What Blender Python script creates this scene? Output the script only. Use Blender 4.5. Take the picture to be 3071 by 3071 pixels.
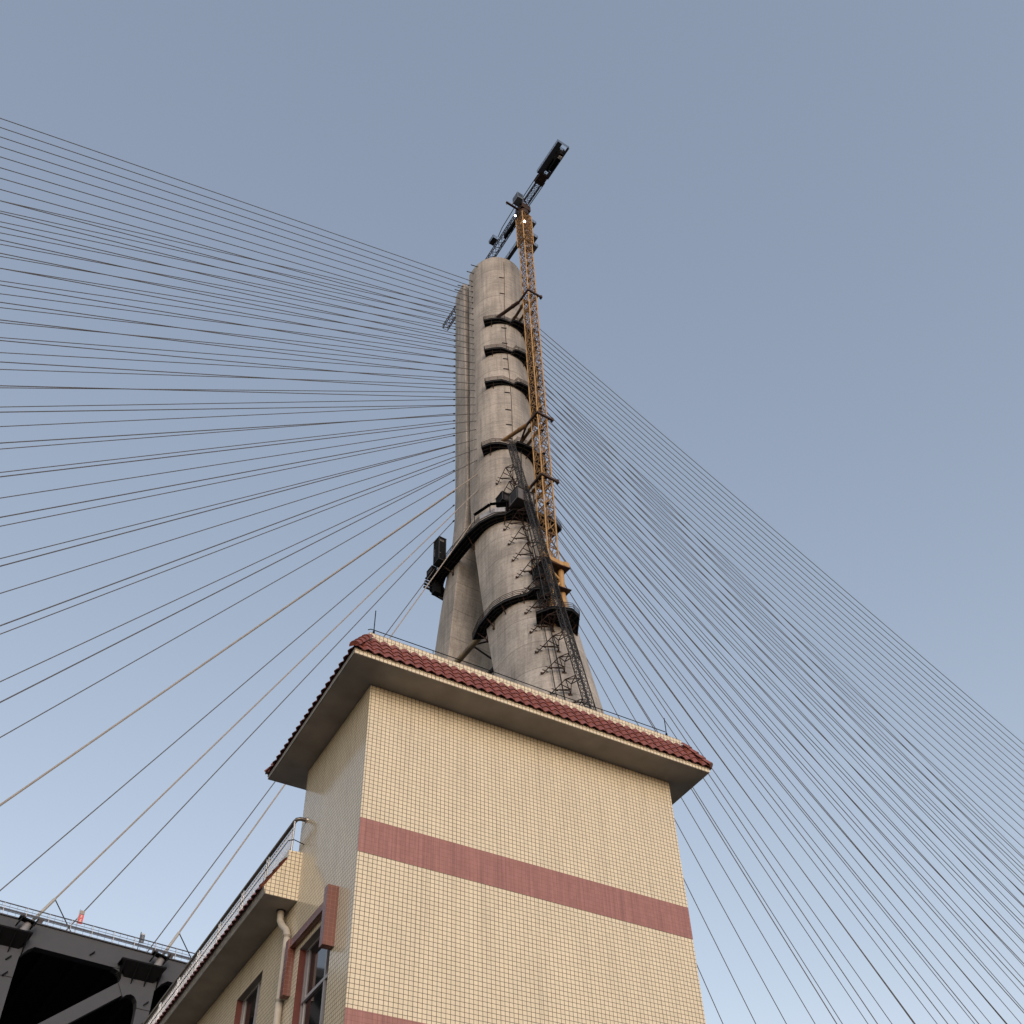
import bpy, math, random
from mathutils import Vector, Matrix
random.seed(7)
scene = bpy.context.scene
for o in list(bpy.data.objects): bpy.data.objects.remove(o)
EYE = 1.6

# ------------------------------------------------------------------ camera
cam = bpy.data.cameras.new("camera"); co = bpy.data.objects.new("camera", cam); scene.collection.objects.link(co)
R_ = (0.9991932662534098, 0.027509382094123323, -0.02925834189837199)
U_ = (0.040159888867407276, -0.6844438598421531, 0.7279586430907545)
F_ = (0.0, 0.7285463860463345, 0.684996469610483)
rt, fw = Vector(R_), Vector(F_)
up = rt.cross(fw).normalized(); rt = fw.cross(up).normalized()
m = Matrix(((rt.x, up.x, -fw.x, 0), (rt.y, up.y, -fw.y, 0), (rt.z, up.z, -fw.z, 0), (0, 0, 0, 1)))
co.matrix_world = Matrix.Translation((0, 0, EYE)) @ m
cam.sensor_fit = 'HORIZONTAL'; cam.sensor_width = 36.0
cam.lens = 3284.8 / 3071 * 36.0
cam.shift_x = -2.4 / 3071; cam.shift_y = 353.96 / 3071
cam.clip_start = 0.1; cam.clip_end = 6000
scene.camera = co

# ------------------------------------------------------------------ sky and sun (dusk, sun just behind the camera's right shoulder)
SUN_EL, SUN_AZ = math.radians(18.0), math.radians(160.0)      # azimuth measured clockwise from +Y
w = bpy.data.worlds.new("World"); scene.world = w; w.use_nodes = True
nt = w.node_tree; nt.nodes.clear()
out = nt.nodes.new('ShaderNodeOutputWorld'); bg = nt.nodes.new('ShaderNodeBackground')
sky = nt.nodes.new('ShaderNodeTexSky'); sky.sky_type = 'NISHITA'; sky.sun_disc = False
sky.sun_elevation = SUN_EL; sky.sun_rotation = SUN_AZ
sky.air_density = 1.0; sky.dust_density = 0.3; sky.ozone_density = 1.0
hs = nt.nodes.new('ShaderNodeHueSaturation'); hs.inputs['Saturation'].default_value = 1.20
tint = nt.nodes.new('ShaderNodeMix'); tint.data_type = 'RGBA'; tint.blend_type = 'MULTIPLY'; tint.inputs[0].default_value = 1.0
tint.inputs[7].default_value = (1.10, 0.845, 0.712, 1)
gm = nt.nodes.new('ShaderNodeGamma'); gm.inputs[1].default_value = 0.68
nt.links.new(sky.outputs[0], gm.inputs[0]); nt.links.new(gm.outputs[0], hs.inputs['Color']); nt.links.new(hs.outputs[0], tint.inputs[6])
nt.links.new(tint.outputs[2], bg.inputs[0]); bg.inputs[1].default_value = 0.15
nt.links.new(bg.outputs[0], out.inputs[0])
sl = bpy.data.lights.new("sun", 'SUN'); so = bpy.data.objects.new("sun", sl); scene.collection.objects.link(so)
sl.energy = 0.55; sl.angle = math.radians(30); sl.color = (1.0, 0.87, 0.74)
sd = Vector((math.sin(SUN_AZ) * math.cos(SUN_EL), math.cos(SUN_AZ) * math.cos(SUN_EL), math.sin(SUN_EL)))
so.rotation_euler = sd.to_track_quat('Z', 'Y').to_euler()
scene.view_settings.view_transform = 'Standard'; scene.view_settings.look = 'None'
scene.view_settings.exposure = 1.58; scene.view_settings.gamma = 1.0
scene.render.engine = 'CYCLES'
scene.render.resolution_x = 1024; scene.render.resolution_y = 1024

# ------------------------------------------------------------------ frames: building (x along its front, y away), bridge (x along the deck, y across it)
TH_B = math.radians(90 - 58.788); TH_P = math.radians(90 - 55.172)
def rot(th, p):
    c, s = math.cos(th), math.sin(th)
    return Vector((c * p[0] - s * p[1], s * p[0] + c * p[1], p[2] + EYE))

# ------------------------------------------------------------------ materials
MATS = {}
def mat(name, col=(.5, .5, .5), rough=.6, metal=0.0, noise=0.0, nscale=3.0, stretch=(1, 1, 1), bump=0.0, emit=None, spec=0.5, dark=None):
    if name in MATS: return MATS[name]
    M = bpy.data.materials.new(name); M.use_nodes = True; t = M.node_tree; b = t.nodes['Principled BSDF']
    b.inputs['Base Color'].default_value = (*col, 1); b.inputs['Roughness'].default_value = rough; b.inputs['Metallic'].default_value = metal
    b.inputs['Specular IOR Level'].default_value = spec
    if emit: b.inputs['Emission Color'].default_value = (*emit[0], 1); b.inputs['Emission Strength'].default_value = emit[1]
    if noise:
        tc = t.nodes.new('ShaderNodeTexCoord'); mp = t.nodes.new('ShaderNodeMapping'); mp.inputs['Scale'].default_value = stretch
        n = t.nodes.new('ShaderNodeTexNoise'); n.inputs['Scale'].default_value = nscale; n.inputs['Detail'].default_value = 8
        t.links.new(tc.outputs['Object'], mp.inputs[0]); t.links.new(mp.outputs[0], n.inputs[0])
        r = t.nodes.new('ShaderNodeValToRGB'); r.color_ramp.elements[0].position = .3; r.color_ramp.elements[1].position = .7
        d = dark or tuple(c * (1 - noise) for c in col)
        r.color_ramp.elements[0].color = (*d, 1); r.color_ramp.elements[1].color = (*col, 1)
        t.links.new(n.outputs[0], r.inputs[0]); t.links.new(r.outputs[0], b.inputs['Base Color'])
        if bump:
            bp = t.nodes.new('ShaderNodeBump'); bp.inputs['Strength'].default_value = bump; bp.inputs['Distance'].default_value = .02
            t.links.new(n.outputs[0], bp.inputs['Height']); t.links.new(bp.outputs[0], b.inputs['Normal'])
    MATS[name] = M; return M

def tile_mat(name, c1, c2, grout, size=.0975, gw=.006, rough=.13, streak=False):
    M = bpy.data.materials.new(name); M.use_nodes = True; t = M.node_tree; b = t.nodes['Principled BSDF']
    uv = t.nodes.new('ShaderNodeUVMap'); uv.uv_map = 'metres'
    # slight hand-laid waviness of the courses
    wn = t.nodes.new('ShaderNodeTexNoise'); wn.inputs['Scale'].default_value = 1.3; wn.inputs['Detail'].default_value = 2
    wv = t.nodes.new('ShaderNodeVectorMath'); wv.operation = 'MULTIPLY_ADD'
    wv.inputs[1].default_value = (.006, .006, 0); t.links.new(uv.outputs[0], wn.inputs[0]); t.links.new(wn.outputs['Color'], wv.inputs[0]); t.links.new(uv.outputs[0], wv.inputs[2])
    br = t.nodes.new('ShaderNodeTexBrick'); br.offset = 0.0; br.squash = 1.0
    br.inputs['Scale'].default_value = 1.0; br.inputs['Brick Width'].default_value = size; br.inputs['Row Height'].default_value = size
    br.inputs['Mortar Size'].default_value = gw / 2; br.inputs['Mortar Smooth'].default_value = .2; br.inputs['Bias'].default_value = 0
    br.inputs['Color1'].default_value = (*c1, 1); br.inputs['Color2'].default_value = (*c2, 1); br.inputs['Mortar'].default_value = (*grout, 1)
    t.links.new(wv.outputs[0], br.inputs[0])
    # large soft soiling
    n = t.nodes.new('ShaderNodeTexNoise'); n.inputs['Scale'].default_value = .9; n.inputs['Detail'].default_value = 6
    mp = t.nodes.new('ShaderNodeMapping'); mp.inputs['Scale'].default_value = (3.0, .5, 1) if not streak else (22, .6, 1)
    t.links.new(uv.outputs[0], mp.inputs[0]); t.links.new(mp.outputs[0], n.inputs[0])
    r = t.nodes.new('ShaderNodeMapRange'); r.inputs[1].default_value = .3; r.inputs[2].default_value = .75; r.inputs[3].default_value = .93 if not streak else .7; r.inputs[4].default_value = 1.03
    t.links.new(n.outputs[0], r.inputs[0])
    mx = t.nodes.new('ShaderNodeMix'); mx.data_type = 'RGBA'; mx.blend_type = 'MULTIPLY'; mx.inputs[0].default_value = 1
    t.links.new(br.outputs['Color'], mx.inputs[6]); t.links.new(r.outputs[0], mx.inputs[7]); t.links.new(mx.outputs[2], b.inputs['Base Color'])
    sn_ = t.nodes.new('ShaderNodeTexNoise'); sn_.inputs['Scale'].default_value = 1.0; sn_.inputs['Detail'].default_value = 5
    sm_ = t.nodes.new('ShaderNodeMapping'); sm_.inputs['Scale'].default_value = (9, .22, 1); t.links.new(uv.outputs[0], sm_.inputs[0]); t.links.new(sm_.outputs[0], sn_.inputs[0])
    sr_ = t.nodes.new('ShaderNodeMapRange'); sr_.inputs[1].default_value = .56; sr_.inputs[2].default_value = .74; sr_.inputs[3].default_value = 1.0; sr_.inputs[4].default_value = .80; t.links.new(sn_.outputs[0], sr_.inputs[0])
    mx2 = t.nodes.new('ShaderNodeMix'); mx2.data_type = 'RGBA'; mx2.blend_type = 'MULTIPLY'; mx2.inputs[0].default_value = 1
    t.links.new(mx.outputs[2], mx2.inputs[6]); t.links.new(sr_.outputs[0], mx2.inputs[7]); t.links.new(mx2.outputs[2], b.inputs['Base Color'])
    rr = t.nodes.new('ShaderNodeMapRange'); rr.inputs[3].default_value = rough; rr.inputs[4].default_value = .8
    t.links.new(br.outputs['Fac'], rr.inputs[0]); t.links.new(rr.outputs[0], b.inputs['Roughness'])
    inv = t.nodes.new('ShaderNodeMath'); inv.operation = 'SUBTRACT'; inv.inputs[0].default_value = 1.0; t.links.new(br.outputs['Fac'], inv.inputs[1])
    bn = t.nodes.new('ShaderNodeTexNoise'); bn.inputs['Scale'].default_value = 14; bn.inputs['Detail'].default_value = 1; t.links.new(uv.outputs[0], bn.inputs[0])
    ad = t.nodes.new('ShaderNodeMath'); ad.operation = 'MULTIPLY_ADD'; ad.inputs[1].default_value = .5; t.links.new(bn.outputs[0], ad.inputs[0]); t.links.new(inv.outputs[0], ad.inputs[2])
    bp = t.nodes.new('ShaderNodeBump'); bp.inputs['Strength'].default_value = .35; bp.inputs['Distance'].default_value = .004
    t.links.new(ad.outputs[0], bp.inputs['Height']); t.links.new(bp.outputs[0], b.inputs['Normal'])
    MATS[name] = M; return M

def concrete_mat():
    M = bpy.data.materials.new('cast_concrete'); M.use_nodes = True; t = M.node_tree; b = t.nodes['Principled BSDF']
    b.inputs['Roughness'].default_value = .85; b.inputs['Specular IOR Level'].default_value = .25
    tc = t.nodes.new('ShaderNodeTexCoord'); N = t.nodes.new
    def noise(scale, st, det=8):
        mp = N('ShaderNodeMapping'); mp.inputs['Scale'].default_value = st; t.links.new(tc.outputs['Object'], mp.inputs[0])
        n = N('ShaderNodeTexNoise'); n.inputs['Scale'].default_value = scale; n.inputs['Detail'].default_value = det; t.links.new(mp.outputs[0], n.inputs[0]); return n.outputs[0]
    def rng(s, a, c, lo, hi):
        r = N('ShaderNodeMapRange'); r.inputs[1].default_value = a; r.inputs[2].default_value = c; r.inputs[3].default_value = lo; r.inputs[4].default_value = hi; t.links.new(s, r.inputs[0]); return r.outputs[0]
    def mul(a, c):
        x = N('ShaderNodeMath'); x.operation = 'MULTIPLY'; t.links.new(a, x.inputs[0]); t.links.new(c, x.inputs[1]); return x.outputs[0]
    ramp = N('ShaderNodeValToRGB'); e = ramp.color_ramp.elements; e[0].position = .36; e[0].color = (.31, .293, .275, 1); e[1].position = .64; e[1].color = (.43, .40, .37, 1)
    t.links.new(noise(.2, (1, 1, .7)), ramp.inputs[0])
    f = mul(rng(noise(1.3, (1, 1, .06)), .3, .7, .80, 1.14), rng(noise(.9, (.5, .5, 3.0)), .38, .62, .90, 1.05))
    f = mul(f, rng(noise(3.2, (1, 1, 1), 6), .35, .65, .88, 1.08))
    # dark rain streaks, strong in places only
    f = mul(f, rng(noise(2.6, (1, 1, .03), 3), .60, .74, 1.0, .74))
    # pour joints: a thin dark seam every 6 m and fainter ones every 1.5 m
    sp = N('ShaderNodeSeparateXYZ'); t.links.new(tc.outputs['Object'], sp.inputs[0])
    wob = N('ShaderNodeMath'); wob.operation = 'MULTIPLY_ADD'; wob.inputs[1].default_value = .25; t.links.new(noise(.5, (1, 1, 1), 2), wob.inputs[0]); t.links.new(sp.outputs[2], wob.inputs[2])
    for per, wd, dk in ((6.0, .22, .60), (1.5, .09, .86)):
        md = N('ShaderNodeMath'); md.operation = 'FLOORED_MODULO'; md.inputs[1].default_value = per; t.links.new(wob.outputs[0], md.inputs[0])
        f = mul(f, rng(md.outputs[0], 0, wd, dk, 1.0))
        md2 = N('ShaderNodeMath'); md2.operation = 'FLOOR'
    fl = N('ShaderNodeMath'); fl.operation = 'DIVIDE'; fl.inputs[1].default_value = 6.0; t.links.new(wob.outputs[0], fl.inputs[0])
    fl2 = N('ShaderNodeMath'); fl2.operation = 'FLOOR'; t.links.new(fl.outputs[0], fl2.inputs[0])
    wn = N('ShaderNodeTexWhiteNoise'); wn.noise_dimensions = '1D'; t.links.new(fl2.outputs[0], wn.inputs['W'])
    f = mul(f, rng(wn.outputs[0], 0, 1, .93, 1.05))
    mx = N('ShaderNodeMix'); mx.data_type = 'RGBA'; mx.blend_type = 'MULTIPLY'; mx.inputs[0].default_value = 1
    t.links.new(ramp.outputs[0], mx.inputs[6]); t.links.new(f, mx.inputs[7]); t.links.new(mx.outputs[2], b.inputs['Base Color'])
    bp = N('ShaderNodeBump'); bp.inputs['Strength'].default_value = .25; bp.inputs['Distance'].default_value = .06
    t.links.new(f, bp.inputs['Height']); t.links.new(bp.outputs[0], b.inputs['Normal'])
    MATS['cast_concrete'] = M; return M

CONC = concrete_mat()
TILE = tile_mat('cream_wall_tile', (.74, .645, .475), (.69, .60, .44), (.055, .04, .028), gw=.012)
TILER = tile_mat('red_wall_tile', (.38, .175, .15), (.34, .155, .13), (.15, .055, .045), gw=.004, rough=.3, streak=True)
HOODT = tile_mat('maroon_trim_tile', (.17, .062, .045), (.15, .055, .04), (.30, .16, .12), gw=.004, rough=.25)
ROOFT = mat('glazed_roof_tile', (.275, .085, .062), .42, noise=.45, nscale=9, bump=.1)
PLAST = mat('soffit_plaster', (.37, .335, .30), .9, noise=.28, nscale=1.6)
FASC = mat('weathered_render', (.34, .33, .31), .9, noise=.45, nscale=6, stretch=(1, 1, 3), bump=.2)
STEELD = mat('dark_steel', (.020, .019, .021), .7, .1, noise=.4, nscale=4)
RUSTY = mat('rusty_brown_steel', (.075, .035, .022), .7, .3, noise=.5, nscale=2, dark=(.022, .014, .012))
YEL = mat('amber_crane_paint', (.44, .28, .11), .6, 0, noise=.5, nscale=.8, dark=(.34, .19, .07))
YELD = mat('dull_crane_paint', (.34, .20, .075), .6, 0, noise=.5, nscale=.5, dark=(.12, .065, .03))
CABLE = mat('cable_sheath', (.085, .080, .084), .5)
PALEC = mat('pale_cable_sheath', (.33, .29, .25), .5, noise=.2, nscale=1)
SOCK = mat('socket_steel', (.05, .045, .045), .6, .5)
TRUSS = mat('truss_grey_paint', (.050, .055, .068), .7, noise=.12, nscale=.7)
TRUSSD = mat('shade_dark_deck_paint', (.02, .02, .022), .8)  # near-black colour stands in for the shade inside the deck truss
RAILP = mat('pale_rail_paint', (.45, .46, .50), .5)
RAILD = mat('slate_rail_paint', (.03, .034, .05), .5)
INOX = mat('stainless_steel', (.50, .48, .46), .32, .9)
INOXD = mat('handrail_steel', (.13, .115, .105), .35, .7)
ALU = mat('window_aluminium', (.42, .41, .42), .45, .5)
GLASS = mat('dark_window_glass', (.012, .013, .014), .04, 0, spec=.6)
CURT = mat('curtain_cloth', (.10, .085, .085), .9, noise=.4, nscale=5, stretch=(6, 6, .3))
PIPE = mat('pale_drain_pipe', (.48, .44, .37), .55, noise=.2, nscale=4)
BLACK = mat('black_paint', (.007, .008, .010), .85, noise=.3, nscale=2, spec=.15)
GREYP = mat('grey_panel', (.11, .105, .11), .6, noise=.3, nscale=1.5)
WHITEP = mat('white_guard_panel', (.35, .37, .42), .6, noise=.3, nscale=2)
REDB = mat('red_sign_face', (.62, .03, .03), .5)
DBAN = mat('slate_sign_face', (.05, .07, .10), .5)
CREAM = mat('pale_marking', (.75, .70, .66), .6)
TARP = mat('tan_tarpaulin', (.36, .24, .18), .8, noise=.3, nscale=1)
LAMP = mat('work_lamp_glow', (1, 1, 1), .5, emit=((1, .97, .95), 12))
GROUND = mat('ground_paving', (.10, .095, .085), .95, noise=.4, nscale=.2)

# ------------------------------------------------------------------ mesh builder
class MB:
    def __init__(s): s.v = []; s.f = []; s.sm = []
    def add(s, vs, fs, smooth=False):
        n = len(s.v); s.v += [tuple(v) for v in vs]; s.f += [tuple(i + n for i in f) for f in fs]; s.sm += [smooth] * len(fs)
    def box(s, x0, x1, y0, y1, z0, z1):
        s.add([(x0, y0, z0), (x1, y0, z0), (x1, y1, z0), (x0, y1, z0), (x0, y0, z1), (x1, y0, z1), (x1, y1, z1), (x0, y1, z1)],
              [(0, 3, 2, 1), (4, 5, 6, 7), (0, 1, 5, 4), (1, 2, 6, 5), (2, 3, 7, 6), (3, 0, 4, 7)])
    def prism(s, a, b):      # two matching rings
        n = len(a); s.add(list(a) + list(b), [tuple(range(n))[::-1], tuple(range(n, 2 * n))] + [(i, (i + 1) % n, n + (i + 1) % n, n + i) for i in range(n)])
    def bar(s, p, q, r, n=4, r2=None, cap=True, smooth=None):
        p, q = Vector(p), Vector(q); d = q - p
        if d.length < 1e-6: return
        d.normalize(); a = d.cross(Vector((0, 0, 1)) if abs(d.z) < .9 else Vector((1, 0, 0))).normalized(); b = d.cross(a); r2 = r if r2 is None else r2
        o = math.pi / n; vs = []
        for c, rr in ((p, r), (q, r2)):
            for i in range(n): t = 2 * math.pi * i / n + o; vs.append(c + a * (rr * math.cos(t)) + b * (rr * math.sin(t)))
        fs = [(i, (i + 1) % n, n + (i + 1) % n, n + i) for i in range(n)]
        s.add(vs, fs, smooth if smooth is not None else n > 5)
        if cap: s.add(vs[:n], [tuple(range(n))[::-1]]); s.add(vs[n:], [tuple(range(n))])
    def flat(s, p, q, wd, th, side):     # rectangular bar, wd along side vector
        p, q, side = Vector(p), Vector(q), Vector(side).normalized(); d = (q - p).normalized(); side = (side - d * side.dot(d)).normalized(); t = d.cross(side)
        ring = lambda c: [c + side * (wd / 2) * i + t * (th / 2) * j for i, j in ((-1, -1), (1, -1), (1, 1), (-1, 1))]
        s.prism(ring(p), ring(q))
    def tube(s, path, r, n=8):
        P = [Vector(p) for p in path]; rings = []; a = None
        for i, p in enumerate(P):
            d = ((P[i + 1] - p).normalized() if i < len(P) - 1 else Vector()) + ((p - P[i - 1]).normalized() if i > 0 else Vector()); d.normalize()
            if a is None: a = d.cross(Vector((0, 0, 1)) if abs(d.z) < .9 else Vector((1, 0, 0))).normalized()
            a = (a - d * a.dot(d)).normalized(); b = d.cross(a)
            rings.append([p + a * (r * math.cos(2 * math.pi * k / n)) + b * (r * math.sin(2 * math.pi * k / n)) for k in range(n)])
        vs = [v for g in rings for v in g]; fs = []
        for i in range(len(P) - 1):
            for k in range(n): fs.append((i * n + k, i * n + (k + 1) % n, (i + 1) * n + (k + 1) % n, (i + 1) * n + k))
        s.add(vs, fs, True); s.add(rings[0], [tuple(range(n))[::-1]]); s.add(rings[-1], [tuple(range(n))])
    def build(s, name, material, parent=None, frame=None, base=None):
        base = Vector(parent['_b']) if parent is not None else Vector(base or (0, 0, 0))
        me = bpy.data.meshes.new(name); me.from_pydata([tuple(Vector(v) - base) for v in s.v], [], s.f)
        me.polygons.foreach_set('use_smooth', s.sm)
        uvl = me.uv_layers.new(name='metres')
        for p in me.polygons:
            n = p.normal
            for li in p.loop_indices:
                v = me.vertices[me.loops[li].vertex_index].co + base
                if abs(n.z) > .75: u = (v.x, v.y)
                elif abs(n.x) > abs(n.y): u = (v.y, v.z)
                else: u = (v.x, v.z)
                uvl.data[li].uv = u
        import bmesh
        bm = bmesh.new(); bm.from_mesh(me); bmesh.ops.recalc_face_normals(bm, faces=bm.faces); bm.to_mesh(me); bm.free()
        me.materials.append(material); o = bpy.data.objects.new(name, me); scene.collection.objects.link(o)
        if parent is not None: o.parent = parent; o['_b'] = tuple(base)
        elif frame is not None:
            o.location = rot(frame, base); o.rotation_euler = (0, 0, frame); o['_b'] = tuple(base)
        return o

def thing(name, frame, base, label, cat, group=None):
    o = bpy.data.objects.new(name, None); scene.collection.objects.link(o); o.empty_display_size = .5
    o.location = rot(frame, base); o.rotation_euler = (0, 0, frame); o['_b'] = tuple(base)
    return tag(o, label, cat, group)
def tag(o, label, cat, group=None):
    o['label'] = label; o['category'] = cat
    if group: o['group'] = group
    return o
ORD = ['first', 'second', 'third', 'fourth', 'fifth', 'sixth', 'seventh', 'eighth', 'ninth', 'tenth', 'eleventh', 'twelfth', 'thirteenth', 'fourteenth', 'fifteenth',
       'sixteenth', 'seventeenth', 'eighteenth', 'nineteenth', 'twentieth'] + ['twenty-' + x for x in ('first', 'second', 'third', 'fourth', 'fifth', 'sixth', 'seventh', 'eighth', 'ninth')] + ['thirtieth']
def lerp(a, b, t): return a + (b - a) * t
def table(tb, z):
    tb = sorted(tb)
    if z <= tb[0][0]: return tb[0][1:]
    for a, b in zip(tb, tb[1:]):
        if z <= b[0]: t = (z - a[0]) / (b[0] - a[0]); return tuple(lerp(p, q, t) for p, q in zip(a[1:], b[1:]))
    return tb[-1][1:]

# ================================================================== GROUND
g = MB(); g.add([(-3000, -3000, 0), (3000, -3000, 0), (3000, 3000, 0), (-3000, 3000, 0)], [(0, 1, 2, 3)])
go = g.build('ground', GROUND); go['kind'] = 'structure'

# ================================================================== PYLON
# z, inner-edge q, groove q, s left, s right, depth of rounded outer side
SEC = [(-1.6, 106, 101.0, 70.8, 84, 7.5), (44, 95.6, 91.0, 70.8, 83.6, 7.2), (70, 100, 95.8, 70.8, 84.6, 7.3), (100, 105.3, 101.1, 70.8, 84.5, 7.3), (120, 108.9, 105.0, 70.8, 84.2, 7.2), (130, 110.6, 107.0, 70.8, 83.9, 7.2),
       (140, 112.0, 109.0, 70.8, 83.6, 7.2), (147, 113.1, 110.7, 70.8, 83.2, 7.1), (153, 113.9, 111.7, 70.8, 82.9, 7.0), (160, 114.2, 112.1, 70.8, 82.8, 7.0), (200, 114.2, 112.4, 70.75, 83.0, 7.0), (244.3, 114.2, 112.6, 70.7, 83.5, 7.0)]
QM = 115.4                                           # bridge centre line
def sect(z, far=False):
    qi, qg, sl_, sr, a = table(SEC, z); sc = (sl_ + sr) / 2; hw = (sr - sl_) / 2; pts = []
    for k in range(0, 33):
        t = math.pi * k / 32; pts.append((sc + hw * math.cos(t), qg - a * math.sin(t) ** .92))
    pts += [(sl_, qi - .1), (sl_ + .12, qi), (sr - .12, qi), (sr, qi - .1)]
    if far:
        dq, = table([(-2, -.7), (133, -.7), (148, -.4), (155, .6), (165, 1.4), (200, .8), (244.3, 0)], z); pts = [(p, 2 * QM - q - dq) for p, q in pts][::-1]
    return [(p, q, z) for p, q in pts]
def surf_q(s, z):                                     # q of the rounded outer side at s
    qi, qg, sl_, sr, a = table(SEC, z); sc = (sl_ + sr) / 2; hw = (sr - sl_) / 2; c = max(-1, min(1, (s - sc) / hw)); return qg - a * math.sqrt(1 - c * c) ** .92
pyl = thing('bridge_pylon', TH_P, (77, QM, -1.6), 'tall rounded concrete bridge tower of two joined legs rising behind the tiled building', 'bridge tower')
zs = sorted(set([s[0] for s in SEC] + list(range(60, 244, 6))))
for far in (False, True):
    b = MB(); R = [sect(z, far) for z in zs]; n = len(R[0])
    fs = [(i * n + k, i * n + (k + 1) % n, (i + 1) * n + (k + 1) % n, (i + 1) * n + k) for i in range(len(R) - 1) for k in range(n)]
    b.add([v for r in R for v in r], fs, False); b.add(R[0], [tuple(range(n))[::-1]]); b.add(R[-1], [tuple(range(n))])
    o = b.build('pylon_leg', CONC, pyl)
    me = o.data
    for p in me.polygons:
        p.use_smooth = len(p.vertices) == 4
    me.set_sharp_from_angle(angle=math.radians(28))
    o['label'] = 'far shaded leg with straight inner face' if far else 'near rounded leg carrying the crane'
b = MB(); b.box(74.6, 80.5, 114.5, 2 * QM - 114.5, 156, 243.8); b.build('connecting_wall', CONC, pyl)
b = MB(); b.box(72, 84, 112, 2 * QM - 112, 151, 156); b.build('leg_junction', CONC, pyl)
# empty guide pipes left at the top of both legs
for (s0, q, zz) in ((70.7, 112.0, 242.0), (71.0, 110.6, 243.2), (70.7, 2 * QM - 113.2, 242.0), (71.0, 2 * QM - 114.1, 243.0), (70.7, 2 * QM - 112.4, 239.9)):
    b = MB(); b.bar((s0 + .6, q, zz + .3), (s0 - 1.9, q, zz - .9), .11, 8); b.build('guide_pipe', SOCK, pyl)
# drain pipe, rungs and ropes down the near leg
b = MB(); pts = []
for z in range(242, 148, -4):
    s = 75.0 + .25 * math.sin(z * .11); pts.append((s, surf_q(s, z) - .12, z))
b.tube(pts, .05, 6); b.build('drain_line', RUSTY, pyl)
for z in [234.5, 227.3, 212.6, 206.5, 200.4, 196.6, 188, 182, 177, 172.5]:
    b = MB(); s = 74.0; b.bar((s, surf_q(s, z) - .15, z), (s + 1.05, surf_q(s + 1.05, z) - .15, z), .09, 4); b.build('step_iron', STEELD, pyl)

# ================================================================== CABLES
ZA = [239.22, 236.78, 234.29, 231.8, 229.32, 226.68, 224.36, 221.89, 219.54, 217.01, 214.28, 211.79, 209.63, 207.11, 204.3, 201.62, 199.35, 196.48, 193.97, 191.4, 188.86, 185.8, 183.41, 180.53, 177.36, 174.33, 170.81, 166.65, 162.1, 155.62]
HD, DQ, WQ, S30, GR = 48.86, 96.37, 40.378, 25.789, -0.025293
def u_(z): return (z - HD) / 120.0
for far in (0, 1):
    for side in (0, 1):
        grp = ('stay cables of the %s plane fanning %s' % (('nearer', 'farther')[far], ('left', 'right')[side]))
        for i, z in enumerate(ZA):
            u = u_(z); e = 13.9033 + 1.47443 * u; qa = DQ + WQ - e if far else DQ + e; qb = DQ + WQ if far else DQ; j = 29 - i
            if side == 0:
                A = Vector((72.8032 - 1.2514 * u, qa, z)); sb = S30 - 12 * j; B = Vector((sb, qb, HD + GR * sb))
            else:
                A = Vector((86.43 - 3.45 * u, qa, z)); sb = 129.04 + 11.68 * min(j, 11) + 9.4 * max(0, j - 11); B = Vector((sb, qb, 44.65 - .0286 * (sb - 129.04)))
                if far and i > 27: continue
            # the cable is a thing rooted at its deck anchor
            pale = side == 0 and far == 0 and i >= 27; b = MB(); b.bar(B, A, (.115 if i == 27 else .09) if pale else .076, 8)
            o = b.build('stay_cable', PALEC if pale else CABLE, None, TH_P, B)
            tag(o, '%s %s from the top in the %s plane of cables fanning %s' % ('thick pale beige' if pale and i == 27 else 'pale straight' if pale else 'thin straight', ORD[i] + ' cable', ('nearer', 'farther')[far], ('left', 'right')[side]), 'stay cable', grp)
            d = (B - A).normalized()
            b = MB(); st = .0 if side == 0 else 0.
            b.bar(A + d * st, A + d * (st + .45), .16, 6); s_ = b.build('anchor_socket', SOCK, o)
            if side == 0 and j < 3:      # guide tube and damper strut above the deck
                b = MB(); b.bar(B - d * .3, B - d * 3.6, .15, 8); b.build('guide_tube', mat('tube_grey', (.36, .35, .33), .5), o)
                b = MB(); p = B - d * 3.6; b.bar(p, Vector((p.x + 3.0, qb + 1.6, HD + GR * sb + .2)), .05, 4); b.build('damper_strut', SOCK, o)

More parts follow.
